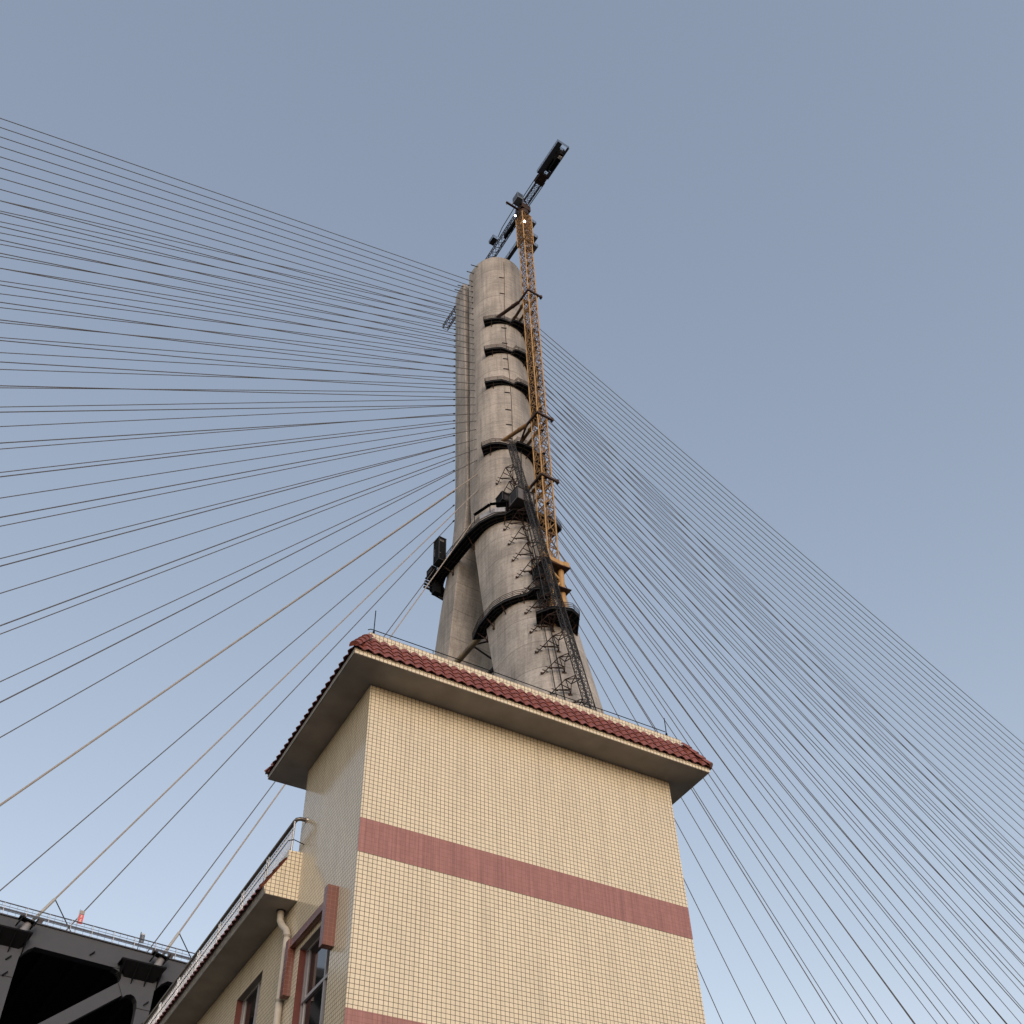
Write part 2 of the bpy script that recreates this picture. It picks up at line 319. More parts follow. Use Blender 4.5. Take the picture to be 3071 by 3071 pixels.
# ================================================================== DECK
dk = thing('truss_bridge_deck', TH_P, (20, DQ, HD - 14), 'dark grey steel truss bridge deck at the lower left with rounded openings', 'bridge deck')
def ztop(s): return HD + GR * s if s < 129.04 else 44.65 - .0286 * (s - 129.04) + (HD + GR * 129.04 - 44.65) * max(0, 1 - (s - 129.04) / 60)
HT = 12.5
for q0 in (DQ - .45, DQ + WQ - .45):
    near = q0 < 100
    for a, bb in ((-340, 62), (62, 440)) if True else ():
        b = MB(); S = [a + (bb - a) * t / 12 for t in range(13)]
        for s0, s1 in zip(S, S[1:]):
            b.prism([(s0, q0, ztop(s0) - 2.05), (s0, q0 + .9, ztop(s0) - 2.05), (s0, q0 + .9, ztop(s0)), (s0, q0, ztop(s0))], [(s1, q0, ztop(s1) - 2.05), (s1, q0 + .9, ztop(s1) - 2.05), (s1, q0 + .9, ztop(s1)), (s1, q0, ztop(s1))])
        b.build('top_chord', TRUSS, dk)
        b = MB()
        for s0, s1 in zip(S, S[1:]):
            z0, z1 = ztop(s0) - HT, ztop(s1) - HT
            b.prism([(s0, q0, z0 - 1.6), (s0, q0 + .9, z0 - 1.6), (s0, q0 + .9, z0), (s0, q0, z0)], [(s1, q0, z1 - 1.6), (s1, q0 + .9, z1 - 1.6), (s1, q0 + .9, z1), (s1, q0, z1)])
        b.build('bottom_chord', TRUSS, dk)
    rest = MB()
    for k in range(-30, 34):
        sn = 25.1 + 12 * k; zt = ztop(sn) - 2.05; zb = ztop(sn) - HT
        vis = near and -4 <= k <= 3
        b = MB() if vis else rest
        b.box(sn - .6, sn + .6, q0 + .05, q0 + .85, zb, zt)
        if vis: b.build('vertical', TRUSS, dk)
        b = MB() if vis else rest
        L = [(sn - .1, zt + .3), (sn - 12 + .2, ztop(sn - 12) - HT + .2)]
        dd = Vector((L[1][0] - L[0][0], L[1][1] - L[0][1])).normalized(); nn = Vector((-dd.y, dd.x)) * .58
        ring = [(L[0][0] + nn.x, L[0][1] + nn.y), (L[0][0] - nn.x, L[0][1] - nn.y), (L[1][0] - nn.x, L[1][1] - nn.y), (L[1][0] + nn.x, L[1][1] + nn.y)]
        b.prism([(p, q0 + .08, z) for p, z in ring], [(p, q0 + .82, z) for p, z in ring])
        if vis: b.build('diagonal', TRUSS, dk)
        if vis:
            b = MB(); G = [(-3.4, .02), (-2.95, -.12), (-2.6, -.42), (-2.5, -.8), (-2.62, -1.25), (-2.0, -2.4), (-1.7, -2.12), (-1.35, -2.0), (-1.0, -2.12), (-.72, -2.5), (-.6, -3.1), (.6, -3.1), (.62, -1.2), (1.15, -.45), (1.75, .02)]
            G2 = [(sn + x, zt + z) for x, z in G]
            # fan triangles keep the concave outline
            for (y0, y1) in ((q0 - .02, q0 + .92),):
                n = len(G2); c = (sn - .6, zt - .9)
                vs = [(c[0], y0, c[1])] + [(x, y0, z) for x, z in G2] + [(c[0], y1, c[1])] + [(x, y1, z) for x, z in G2]
                fs = [(0, 1 + i, 1 + (i + 1) % n) for i in range(n)] + [(n + 1, n + 2 + (i + 1) % n, n + 2 + i) for i in range(n)] + [(1 + i, n + 2 + i, n + 2 + (i + 1) % n, 1 + (i + 1) % n) for i in range(n)]
                b.add(vs, fs)
            b.build('gusset_plate', TRUSS, dk)
            # outrigger shelf with stiffeners carrying the lower cable anchor
            b = MB(); zz = zt + .42
            b.box(sn - 3.1, sn + 1.0, q0 - 1.35, q0 - .02, zz, zz + .14)
            for x in (-2.8, -1.6, -.4, .7): b.prism([(sn + x, q0 - 1.45, zz), (sn + x, q0 - .02, zz), (sn + x, q0 - .02, zz - 1.5)], [(sn + x + .08, q0 - 1.45, zz), (sn + x + .08, q0 - .02, zz), (sn + x + .08, q0 - .02, zz - 1.5)])
            b.prism([(sn - 3.1, q0 - 1.35, zz), (sn - 2.3, q0 - .02, zz - 1.0), (sn + .4, q0 - .02, zz - 1.0), (sn + 1.0, q0 - 1.35, zz)], [(sn - 3.1, q0 - 1.29, zz), (sn - 2.3, q0 - .01, zz - .94), (sn + .4, q0 - .01, zz - .94), (sn + 1.0, q0 - 1.29, zz)])
            b.build('anchor_shelf', BLACK, dk)
            b = MB(); c = Vector((sn + .15, q0 - .9, zz + .1)); dirv = Vector((.34, .2, .9)).normalized()
            b.bar(c, c + dirv * 1.0, .34, 12); b.build('anchor_pot', mat('pot_grey', (.20, .20, .21), .5), dk)
            for kx in (-.62, .62):
                b = MB(); b.flat(c + Vector((kx, -.05, .55)), c + Vector((kx + .35, -.05, 1.35)), .75, .10, (0, 1, 0)); b.build('anchor_cheek', BLACK, dk)
            b = MB(); b.flat(c + Vector((-.6, -.1, 1.25)), c + Vector((.9, -.1, .95)), .7, .12, (0, 1, 0)); b.build('anchor_yoke', BLACK, dk)
            for kx in (-.75, .75):
                b = MB(); b.flat((sn + .5 + kx, q0 + .1, ztop(sn) - .5), (sn + .8 + kx, q0 + .1, ztop(sn) + .55), .5, .16, (1, 0, 0)); b.build('saddle_plate', SOCK, dk)
    rest.build('truss_web', TRUSS, dk)
# upper roadway, floor beams, lower roadway: one deck; far screen added to block light
b = MB(); S = [-340 + 780 * t / 24 for t in range(25)]
for s0, s1 in zip(S, S[1:]):
    for dz, th, qa, qb in ((-.35, .35, DQ + .46, DQ + WQ - .46), (-HT - .2, .5, DQ + .46, DQ + WQ - .46)):
        b.prism([(s0, qa, ztop(s0) + dz), (s0, qb, ztop(s0) + dz), (s0, qb, ztop(s0) + dz + th), (s0, qa, ztop(s0) + dz + th)], [(s1, qa, ztop(s1) + dz), (s1, qb, ztop(s1) + dz), (s1, qb, ztop(s1) + dz + th), (s1, qa, ztop(s1) + dz + th)])
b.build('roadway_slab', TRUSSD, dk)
b = MB()
for k in range(-28, 34):
    for kk in range(4):
        sn = 25.1 + 12 * k + 3 * kk; z = ztop(sn) - .36; b.box(sn - .15, sn + .15, DQ + .5, DQ + WQ - .5, z - (1.8 if kk == 0 else 1.0), z)
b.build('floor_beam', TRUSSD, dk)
b = MB()
for s0, s1 in zip(S, S[1:]):
    q = DQ + WQ - .6; b.prism([(s0, q, ztop(s0) - HT), (s0, q + .1, ztop(s0) - HT), (s0, q + .1, ztop(s0) - .4), (s0, q, ztop(s0) - .4)], [(s1, q, ztop(s1) - HT), (s1, q + .1, ztop(s1) - HT), (s1, q + .1, ztop(s1) - .4), (s1, q, ztop(s1) - .4)])
b.build('light_blocking_screen', TRUSSD, dk)  # added panel closing the far side so the truss interior stays dark
# small welded lugs on the truss face
b = MB()
for (s, dz) in ((19.6, -1.35), (22.2, -2.5), (13.0, -5.0), (25.2, -4.6), (25.1, -6.6), (12.9, -3.6)):
    b.flat((s - .15, DQ - .55, ztop(s) + dz - .2), (s + .2, DQ - .55, ztop(s) + dz + .2), .16, .1, (0, 1, 0))
b.build('welded_lug', BLACK, dk)
# edge railing: two runs, one at each side of the maintenance walkway
for q, m1, m2, hh in ((DQ - .35, RAILD, RAILP, 1.27), (DQ + 3.2, RAILD, RAILP, 1.25)):
    near = q < DQ; rl = MB()
    a, e_ = -8.0, 62.0
    if near:
        for dz, r in ((1.27, .055), (.95, .022), (.52, .035)): rl.bar((a, q, ztop(a) + dz), (e_, q, ztop(e_) + dz), r, 4)
        rl.flat((a, q + .05, ztop(a) + .70), (e_, q + .05, ztop(e_) + .70), .17, .06, (0, 0, 1))
        rl.flat((a, q, ztop(a) + .05), (e_, q, ztop(e_) + .05), .10, .5, (0, 0, 1))
    else:
        for dz, r in ((1.25, .04), (.9, .03)): rl.bar((a, q, ztop(a) + dz), (e_, q, ztop(e_) + dz), r, 4)
    ro = rl.build('edge_railing', m1, dk)
    s = a + 1.72
    while s < e_ and near:
        b = MB(); b.bar((s, q - .03, ztop(s) - .05), (s, q - .03, ztop(s) + 1.27), .035, 4); b.build('post', m2, ro); s += 1.96
    thin = MB(); s = a
    while s < e_: thin.bar((s, q, ztop(s) + .05), (s, q, ztop(s) + hh), .014, 4); s += .66
    thin.build('railing_bars', m1, ro)
# signs and load on the deck
zz = ztop(18)
t = thing('hanging_banner', TH_P, (18.0, DQ + 1.2, zz), 'small red hanging banner with pale characters on a deck post beside a cable', 'banner')
b = MB(); b.bar((17.95, DQ + 1.2, zz), (17.95, DQ + 1.2, zz + 3.35), .03, 6); b.build('post', RAILP, t)
b = MB(); b.box(18.0, 18.42, DQ + 1.18, DQ + 1.24, zz + 1.95, zz + 2.85); b.build('cloth', REDB, t)
b = MB(); b.box(18.0, 18.42, DQ + 1.17, DQ + 1.25, zz + 2.9, zz + 3.25); b.build('header', mat('header_grey', (.3, .27, .25), .6), t)
b = MB()
for k in range(2):
    z0 = zz + 2.12 + .4 * k
    for dx0, dx1, h0, h1 in ((.08, .34, .26, .29), (.08, .34, 0, .03), (.19, .23, 0, .29), (.10, .32, .13, .16), (.08, .11, .0, .12)): b.box(18 + dx0, 18 + dx1, DQ + 1.165, DQ + 1.178, z0 + h0, z0 + h1)
b.build('characters', CREAM, t)
zz = ztop(24)
t = thing('hanging_banner', TH_P, (23.8, DQ + .9, zz), 'small slate blue hanging banner above the deck railing right of the red one', 'banner')
b = MB(); b.bar((23.8, DQ + .9, zz), (23.8, DQ + .9, zz + 2.6), .04, 6); b.build('post', RAILD, t)
b = MB(); b.box(23.85, 24.22, DQ + .88, DQ + .94, zz + 1.55, zz + 2.35); b.build('cloth', DBAN, t)
b = MB(); b.box(23.85, 24.22, DQ + .87, DQ + .95, zz + 2.36, zz + 2.5); b.build('header', RAILP, t)
b = MB()
for k in range(3):
    z0 = zz + 1.62 + .24 * k
    for dx0, dx1, h0, h1 in ((.09, .29, .13, .15), (.09, .29, 0, .02), (.18, .20, 0, .15)): b.box(23.85 + dx0, 23.85 + dx1, DQ + .865, DQ + .878, z0 + h0, z0 + h1)
b.build('characters', RAILP, t)
zz = ztop(15.5)
t = thing('covered_load', TH_P, (15.6, DQ + 4.5, zz), 'pinkish tan tarpaulin covered slab on the deck behind the railing', 'covered load')
b = MB(); b.prism([(14.6, DQ + 3.8, zz), (16.0, DQ + 3.8, zz), (16.0, DQ + 3.8, zz + 1.15), (14.6, DQ + 3.8, zz + .95)], [(14.6, DQ + 5.4, zz), (16.0, DQ + 5.4, zz), (16.0, DQ + 5.4, zz + 1.15), (14.6, DQ + 5.4, zz + .95)]); b.build('tarpaulin', TARP, t)
b = MB(); b.box(16.02, 16.6, DQ + 3.9, DQ + 5.3, zz, zz + 1.05); b.build('crate_end', GREYP, t)

# ================================================================== WORK PLATFORMS on the near leg
def platform(name, label, outer, inner, z, rail=True, depth=.35, close=False, brackets=True, group=None, mfloor=None):
    """outer/inner: polylines in plan (s,q); floor between them, boards below, railing on the outer edge"""
    t = thing(name, TH_P, (outer[0][0], outer[0][1], z), label, 'work platform', group); UD = .85 if group else .5
    b = MB(); n = len(outer)
    def samp(pl, k, n):
        L = [0]
        for p, q in zip(pl, pl[1:]): L.append(L[-1] + math.dist(p, q))
        d = L[-1] * k / (n - 1)
        for i in range(len(pl) - 1):
            if d <= L[i + 1] + 1e-9: f = (d - L[i]) / max(1e-9, L[i + 1] - L[i]); return (lerp(pl[i][0], pl[i + 1][0], f), lerp(pl[i][1], pl[i + 1][1], f))
        return pl[-1]
    NS = 24; O = [samp(outer, k, NS) for k in range(NS)]; I = [samp(inner, k, NS) for k in range(NS)]
    for k in range(NS - 1):
        a, c, d_, e = O[k], O[k + 1], I[k + 1], I[k]
        b.prism([(*a, z - .22), (*c, z - .22), (*d_, z - UD), (*e, z - UD)], [(*a, z + .08), (*c, z + .08), (*d_, z + .08), (*e, z + .08)])
    b.build('floor', mfloor or BLACK, t)
    b = MB()
    for fr in (.04, .36, .68, .97):
        for k in range(NS - 1):
            p = [lerp(O[k][i], I[k][i], fr) for i in (0, 1)]; q = [lerp(O[k + 1][i], I[k + 1][i], fr) for i in (0, 1)]
            b.flat((*p, z - .22 - fr * (UD - .22) - .06), (*q, z - .22 - fr * (UD - .22) - .06), .2, .12, (0, 0, 1))
    for k in range(0, NS, 2): b.flat((*O[k], z - .27), (*I[k], z - UD - .05), .2, .1, (0, 0, 1))
    b.build('joist_frame', STEELD, t)
    if rail:
        b = MB()
        for h in (.35, .72, 1.1):
            for p, q in zip(outer, outer[1:]): b.bar((*p, z + h), (*q, z + h), .05, 4)
        for k in range(0, NS): 
            if k % 3 == 0: b.bar((*O[k], z), (*O[k], z + 1.1), .04, 4)
        for p, q in ((outer[0], inner[0]), (outer[-1], inner[-1])):
            for h in (.35, .72, 1.1): b.bar((*p, z + h), (*q, z + h), .04, 4)
        b.build('railing', RUSTY, t)
    if brackets:
        for k in range(2, NS - 1, 5):
            b = MB(); o_ = [lerp(O[k][i], I[k][i], .15) for i in (0, 1)]; i_ = I[k]
            b.bar((*o_, z - .2), (*i_, z - 2.1), .11, 4); b.bar((*i_, z - .2), (*i_, z - 2.3), .08, 4); b.box(i_[0] - .22, i_[0] + .22, i_[1] - .12, i_[1] + .2, z - 2.5, z - 2.2)
            b.build('bracket', RUSTY, t)
    return t
P1o = [(70.4, 107.7), (71.6, 106.5), (73.3, 105.2), (75.9, 104.9), (76.1, 103.9), (78.8, 103.8), (82.4, 105.2), (84.6, 107.6), (85.6, 111)]
P1i = [(72.0, 109.2), (72.6, 108.2), (73.9, 107.1), (76.7, 105.9), (79.3, 106.2), (81.6, 107.7), (83.0, 109.8), (83.5, 112)]
G1 = 'curved steel work platforms round the near tower leg'
platform('curved_platform', 'highest dark curved platform round the near tower leg, at the top crane tie', P1o, P1i, 215.0, group=G1)
platform('curved_platform', 'second highest dark curved platform round the near tower leg', P1o, P1i, 203.2, group=G1)
platform('curved_platform', 'third curved platform down the near tower leg, with pale rail gap', P1o, P1i, 191.2, group=G1)
P4o = [(69.7, 108.3), (70.9, 106.4), (72.5, 105.4), (74.8, 104.8), (74.9, 103.4), (78.4, 103.2), (82.0, 104.6), (84.4, 107.2), (85.6, 110.5)]
platform('curved_platform', 'fourth curved platform down, at the top of the dark hoist mast', P4o, [(71.2, 109.6), (72.6, 108.1), (73.8, 107.0), (76.6, 105.7), (79, 105.9), (81.5, 107.4), (83.0, 110)], 169.7, group=G1)
# the long platform that runs round the near leg and across to the far leg
T5 = 147.5
t5 = platform('long_wraparound_platform', 'long dark platform running from the near leg back along to the far leg',
              [(82.5, 102.0), (79.5, 100.6), (74.9, 101.2), (72.6, 102.2), (71.8, 104.5), (70.4, 105.4), (69.1, 108.3), (68.6, 111.8), (68.6, 118.7), (68.8, 125.5), (70.4, 128.2), (73.5, 128.6)],
              [(82.0, 104.6), (78, 103.3), (74.7, 104.0), (72.7, 105.6), (71.3, 108.0), (70.75, 110.8), (70.75, 113), (70.75, 116), (70.75, 119), (70.75, 122.5), (71.6, 125.4), (74.2, 127.4)], T5, mfloor=BLACK)
b = MB()      # pale guard sheets and dark canopy lip over the corner
for (p, q) in (((69.1, 108.2), (70.4, 105.4)), ((70.4, 105.4), (72.0, 104.2))): b.flat((*p, T5 + 1.0), (*q, T5 + 1.0), 1.1, .05, (0, 0, 1))
b.build('guard_sheet', WHITEP, t5)
b = MB()
for (p, q) in (((68.6, 109.2), (69.6, 105.6)), ((69.6, 105.6), (71.9, 103.7))): b.flat((*p, T5 + 2.3), (*q, T5 + 2.2), .6, .1, (1, .5, 0)); b.bar((*p, T5), (*p, T5 + 2.3), .07); b.bar((*q, T5), (*q, T5 + 2.3), .07)
b.build('canopy', BLACK, t5)
# lower platform wrapping the near leg
k = 1.02
P6o = [(s * k, q * k) for s, q in ((68.9, 110.6), (68.0, 107.4), (67.8, 102.9), (68.4, 100.7), (69.5, 98.7), (70.6, 97.6), (70.9, 95.6), (72.8, 94.4))]
P6i = [(s * k, q * k) for s, q in ((70.4, 109.0), (69.3, 105.8), (69.4, 102.9), (70.1, 101.2), (71.0, 99.8), (72.2, 98.6), (73.2, 97.6), (73.9, 96.2))]
platform('lower_leg_platform', 'lower curved platform low on the near leg, just above the yellow strut', P6o, P6i, 123.3)
# site boxes on the long platform
def sitebox(name, label, x0, x1, y0, y1, z0, z1, m_, extra):
    t = thing(name, TH_P, ((x0 + x1) / 2, (y0 + y1) / 2, z0), label, 'site cabin')
    b = MB(); b.box(x0, x1, y0, y1, z0, z1); b.build('body', m_, t)
    b = MB()
    for x in (x0, x1):
        for y in (y0, y1): b.box(x - .08, x + .08, y - .08, y + .08, z0 - .02, z1 + .06)
    b.box(x0 - .12, x1 + .12, y0 - .12, y1 + .12, z1 + .02, z1 + .16); b.box(x0 - .1, x1 + .1, y0 - .1, y1 + .1, z0 - .1, z0 + .06)
    b.build('edge_frame', STEELD, t)
    for (a, c, d_, e, f, g_, mm) in extra: b = MB(); b.box(a, c, d_, e, f, g_); b.build('window', mm, t)
    return t
sitebox('lift_cage', 'tall black lift cage on the platform beside the far leg', 67.6, 69.0, 120.0, 121.9, T5 + .2, 153.6, BLACK,
        [(67.6, 68.6, 119.95, 120.0, 152.6, 153.1, GREYP), (67.55, 67.6, 121.5, 121.65, 149.6, 151.5, GREYP), (67.6, 68.0, 119.95, 120.0, 149.3, 149.5, GREYP)])
sitebox('site_cabin', 'grey panelled site cabin on the platform corner left of the hoist mast', 71.9, 75.4, 100.2, 102.8, T5 + .12, 150.6, GREYP,
        [(73.9, 74.5, 100.15, 100.2, 149.2, 150.0, ALU), (74.6, 75.1, 100.15, 100.2, 149.2, 150.0, ALU), (73.9, 75.1, 100.15, 100.2, 148.4, 149.0, ALU), (71.85, 71.9, 100.6, 102.4, 148.2, 150.3, STEELD)])
sitebox('equipment_box', 'small black equipment box on the long platform behind the grey cabin', 71.0, 73.2, 103.6, 105.6, T5 + 2.6, T5 + 4.6, BLACK, [(71.4, 72.6, 103.55, 103.6, 150.4, 151.6, STEELD)])
sitebox('material_crate', 'small dark crate at the far outer end of the long platform', 68.0, 68.9, 123.2, 125.0, T5 + .1, T5 + 1.2, STEELD, [])
b_ = thing('ladder_landing', TH_P, (68.4, 126.5, 144), 'small black ladder landing hung below the far end of the long platform', 'ladder landing')
b = MB()
for kz in range(4): b.box(67.9, 69.4, 125.2 + kz * .2, 125.6 + kz * .2, 147.4 - kz * .6, 147.6 - kz * .6)
b.build('step', STEELD, b_)
b = MB(); b.box(69.5, 70.8, 124.6, 125.8, 144.2, 147.2); b.build('cage_panel', BLACK, b_)

# ================================================================== STRUTS between the legs
t = thing('strut_frame', TH_P, (71.6, 109.4, 124.4), 'horizontal yellowish pipe strut with dark bracing between the two tower legs', 'pipe strut')
b = MB(); b.bar((71.7, 109.0, 124.2), (71.7, 124.2, 124.2), .52, 16); b.build('main_pipe', mat('ochre_pipe', (.26, .19, .09), .6, noise=.6, nscale=.8, dark=(.12, .10, .075)), t)
b = MB(); b.bar((84.2, 109.0, 124.2), (84.2, 124.2, 124.2), .52, 12); b.build('main_pipe', MATS['ochre_pipe'], t)
for p, q in (((71.9, 114.8, 124.2), (76.6, 109.0, 124.2)), ((71.9, 115.2, 124.2), (84.0, 118.2, 124.2)), ((84.0, 118.2, 124.2), (76.6, 124.2, 124.2))):
    b = MB(); b.bar(p, q, .17, 6); b.build('brace', STEELD, t)
t2 = thing('strut_frame', TH_P, (74, 108, 116), 'dark triangular bracket plate between the tower legs below the yellowish strut', 'strut bracket')
b = MB(); b.prism([(73.2, 108.0, 114.8), (73.2, 110.6, 114.8), (73.2, 107.7, 118.4)], [(75.6, 108.0, 114.8), (75.6, 110.6, 114.8), (75.6, 107.7, 118.4)]); b.build('plate', RUSTY, t2)
b = MB(); b.bar((71.9, 107.0, 114.6), (71.9, 126.0, 114.6), .34, 10); b.build('pipe', STEELD, t2)

# ================================================================== HOIST MAST (dark lattice leaning with the leg)
HA, HB = Vector((73.35, 103.5, 167.2)), Vector((75.35, 86.5, 76.0))
hm = thing('hoist_mast', TH_P, HB, 'dark leaning lattice hoist mast running down the near tower leg', 'hoist mast')
def lattice(p, q, wx, wy, step, rc, rb, side, style='x'):
    """square lattice between p and q: returns (chords, bracing) builders"""
    p, q = Vector(p), Vector(q); d = (q - p); L = d.length; d.normalize(); sx = Vector(side); sx = (sx - d * sx.dot(d)).normalized(); sy = d.cross(sx)
    C, Bc = MB(), MB(); cr = [(-1, -1), (1, -1), (1, 1), (-1, 1)]
    off = [sx * (wx / 2 * a) + sy * (wy / 2 * b2) for a, b2 in cr]
    for o in off: C.bar(p + o, q + o, rc, 6)
    n = max(1, round(L / step))
    for k in range(n + 1):
        a = p + d * (L * k / n)
        for i in range(4): Bc.bar(a + off[i], a + off[(i + 1) % 4], rb, 4, cap=False)
        if k < n:
            c = p + d * (L * (k + 1) / n); mid = (a + c) / 2
            for i in range(4):
                j = (i + 1) % 4
                if style == 'x': Bc.bar(a + off[i], c + off[j], rb, 4, cap=False); Bc.bar(a + off[j], c + off[i], rb, 4, cap=False)
                elif style == 'k': mm = mid + (off[i] + off[j]) / 2; Bc.bar(a + off[i], mm, rb, 4, cap=False); Bc.bar(c + off[i], mm, rb, 4, cap=False); Bc.bar(a + off[j], mm, rb, 4, cap=False); Bc.bar(c + off[j], mm, rb, 4, cap=False)
                else: Bc.bar(a + off[i], c + off[j], rb, 4, cap=False)
    return C, Bc
C, Bc = lattice(HB, HA, 1.1, .85, 1.5, .085, .042, (1, 0, 0))
C.build('rail', STEELD, hm); Bc.build('bracing', mat('galvanised_lattice', (.04, .039, .043), .5, .3), hm)
def hpos(z): t = (z - HB.z) / (HA.z - HB.z); return HB.lerp(HA, t)
b = MB(); 
for off in (-.14, .02, .16): b.bar(hpos(152) + Vector((off, -.55, 0)), hpos(104) + Vector((off, -.62, 0)), .035, 6)
b.build('power_cable', BLACK, hm)
zt_ = 160.0
while zt_ > 82:
    b = MB(); h = hpos(zt_); s1, s2 = 72.4 + max(0, (120 - zt_) * .012), 75.2; f1 = Vector((s1, surf_q(s1, zt_ - 1) - .05, zt_ - 1.2)); f2 = Vector((s2, surf_q(s2, zt_ - 1) - .05, zt_ - 1.2))
    m1, m2 = h + Vector((-.6, .3, 0)), h + Vector((.5, .4, 0)); k1 = Vector((h.x - 1.5, h.y + 1.6, zt_ - .2)); k2 = Vector((h.x - .2, h.y + 2.0, zt_ - .2))
    for p, q in ((m1, k1), (m2, k2), (m1, k2), (m2, k1), (k1, k2), (k1, f1), (k2, f2), (k1, f2), (f1.lerp(k1, .35), f2.lerp(k2, .35)), (f1.lerp(k1, .7), f2.lerp(k2, .5)), (f1.lerp(k1, .35), f2.lerp(k2, .5))): b.bar(p, q, .075, 4)
    for f in (f1, f2): b.box(f.x - .4, f.x + .4, f.y - .08, f.y + .12, f.z - .22, f.z + .1)
    for f in (f1.lerp(k1, .35), f1.lerp(k1, .15)): b.bar(f + Vector((-.55, 0, 0)), f + Vector((.55, 0, 0)), .07, 4)
    b.build('wall_tie', RUSTY, hm); zt_ -= 4.9
t = thing('suspension_rope', TH_P, (75.6, 96, 90), 'pair of dark suspension ropes hanging down the near leg left of the hoist mast', 'ropes')
for k, (s0, s1) in enumerate(((75.6, 72.6), (76.2, 73.4))):
    b = MB(); b.tube([(lerp(s0, s1, i / 9.0), surf_q(lerp(s0, s1, i / 9.0), lerp(168, 88, i / 9.0)) - .7 - .12 * k, lerp(168, 88, i / 9.0)) for i in range(10)], .075 + .03 * k, 6); b.build('rope', STEELD, t)
t = thing('gondola', TH_P, (74.6, 92.6, 92.5), 'small black work gondola hanging low on the near leg above the roof edge', 'gondola')
b = MB(); b.box(73.9, 75.5, surf_q(74.6, 93) - 1.6, surf_q(74.6, 93) - .4, 92.0, 93.4); b.build('cage', BLACK, t)
b = MB()
for x in (73.9, 74.4, 75.0, 75.5): b.bar((x, surf_q(74.6, 93) - 1.62, 92), (x, surf_q(74.6, 93) - 1.62, 94), .04)
b.bar((73.9, surf_q(74.6, 93) - 1.62, 94), (75.5, surf_q(74.6, 93) - 1.62, 94), .05); b.build('guard_rail', STEELD, t)

# ================================================================== TOWER CRANE
X0, Y0, WM = 75.6, 97.6, 2.12; CX, CY = X0 + WM / 2, Y0 + WM / 2
cr = thing('tower_crane', TH_P, (CX, CY, 116), 'tall amber lattice tower crane tied to the near tower leg, with dark jib', 'tower crane')
C, Bc = lattice((CX, CY, 131.4), (CX, CY, 254.4), WM, WM, 3.5, .14, .085, (1, 0, 0), 'x')
C.build('mast_chords', YEL, cr); Bc.build('mast_bracing', YELD, cr)
z = 132.8
while z < 254:          # inner ladder and its landings
    b = MB(); b.box(CX - .3, CX + .35, CY - .9, CY + .3, z, z + .06); b.bar((CX + .1, CY + .3, z - 2.7), (CX - .1, CY - .6, z), .05); b.bar((CX + .45, CY + .3, z - 2.7), (CX + .25, CY - .6, z), .05); z += 7.0; b.build('ladder', RUSTY, cr)
# climbing cage round the top of the mast
C, Bc = lattice((CX, CY, 240.0), (CX, CY, 253.5), WM + .55, WM + .55, 1.9, .13, .075, (1, 0, 0), 'x')
C.build('cage_chords', YEL, cr); Bc.build('cage_bracing', YELD, cr)
b = MB(); b.box(CX - .8, CX + .8, CY + .7, CY + 1.0, 246, 253); b.build('cage_cladding', RUSTY, cr)
for z, ex in ((252.2, 1.6), (245.2, 1.7), (240.6, 1.5)):
    b = MB(); x1 = CX + 1.35 + ex; b.box(CX + 1.35, x1, CY - 1.0, CY + 1.2, z, z + .1)
    for h in (.5, 1.1):
        b.bar((CX + 1.3, CY - 1.0, z + h), (x1, CY - 1.0, z + h), .04); b.bar((x1, CY - 1.0, z + h), (x1, CY + 1.2, z + h), .04); b.bar((CX + 1.3, CY + 1.2, z + h), (x1, CY + 1.2, z + h), .04)
    for x, y in ((x1, CY - 1.0), (x1, CY + .1), (x1, CY + 1.2), (CX + 2.1, CY - 1.0), (CX + 2.1, CY + 1.2)): b.bar((x, y, z), (x, y, z + 1.1), .04)
    b.build('cage_walkway', mat('slate_walkway', (.07, .085, .11), .6), cr)
b = MB(); b.box(CX - 4.9, CX - .9, CY - .2, CY + .25, 256.4, 256.8); b.bar((CX - 4.8, CY, 256.3), (CX - 4.8, CY, 255.3), .07); b.build('loading_beam', RUSTY, cr)
b = MB(); b.bar((CX, CY, 254.3), (CX, CY, 256.2), 1.35, 16); b.box(CX - 1.3, CX + 1.3, CY - 1.4, CY + 1.4, 256.2, 258.6); b.build('slewing_unit', RUSTY, cr)
b = MB(); b.box(CX - 3.1, CX - 1.5, CY - 2.4, CY - .2, 257.4, 260.0); cab_ = b.build('cab', mat('cab_panel', (.12, .15, .18), .4), cr)
b = MB(); b.box(CX - 3.15, CX - 3.1, CY - 2.2, CY - .4, 258.2, 259.7); b.box(CX - 2.9, CX - 1.7, CY - 2.45, CY - 2.4, 258.2, 259.7); b.build('window', GLASS, cab_)
b = MB(); b.box(CX - 3.2, CX - 3.1, CY - 2.5, CY + .2, 256.9, 257.35); b.build('cab_step', GREYP, cab_)
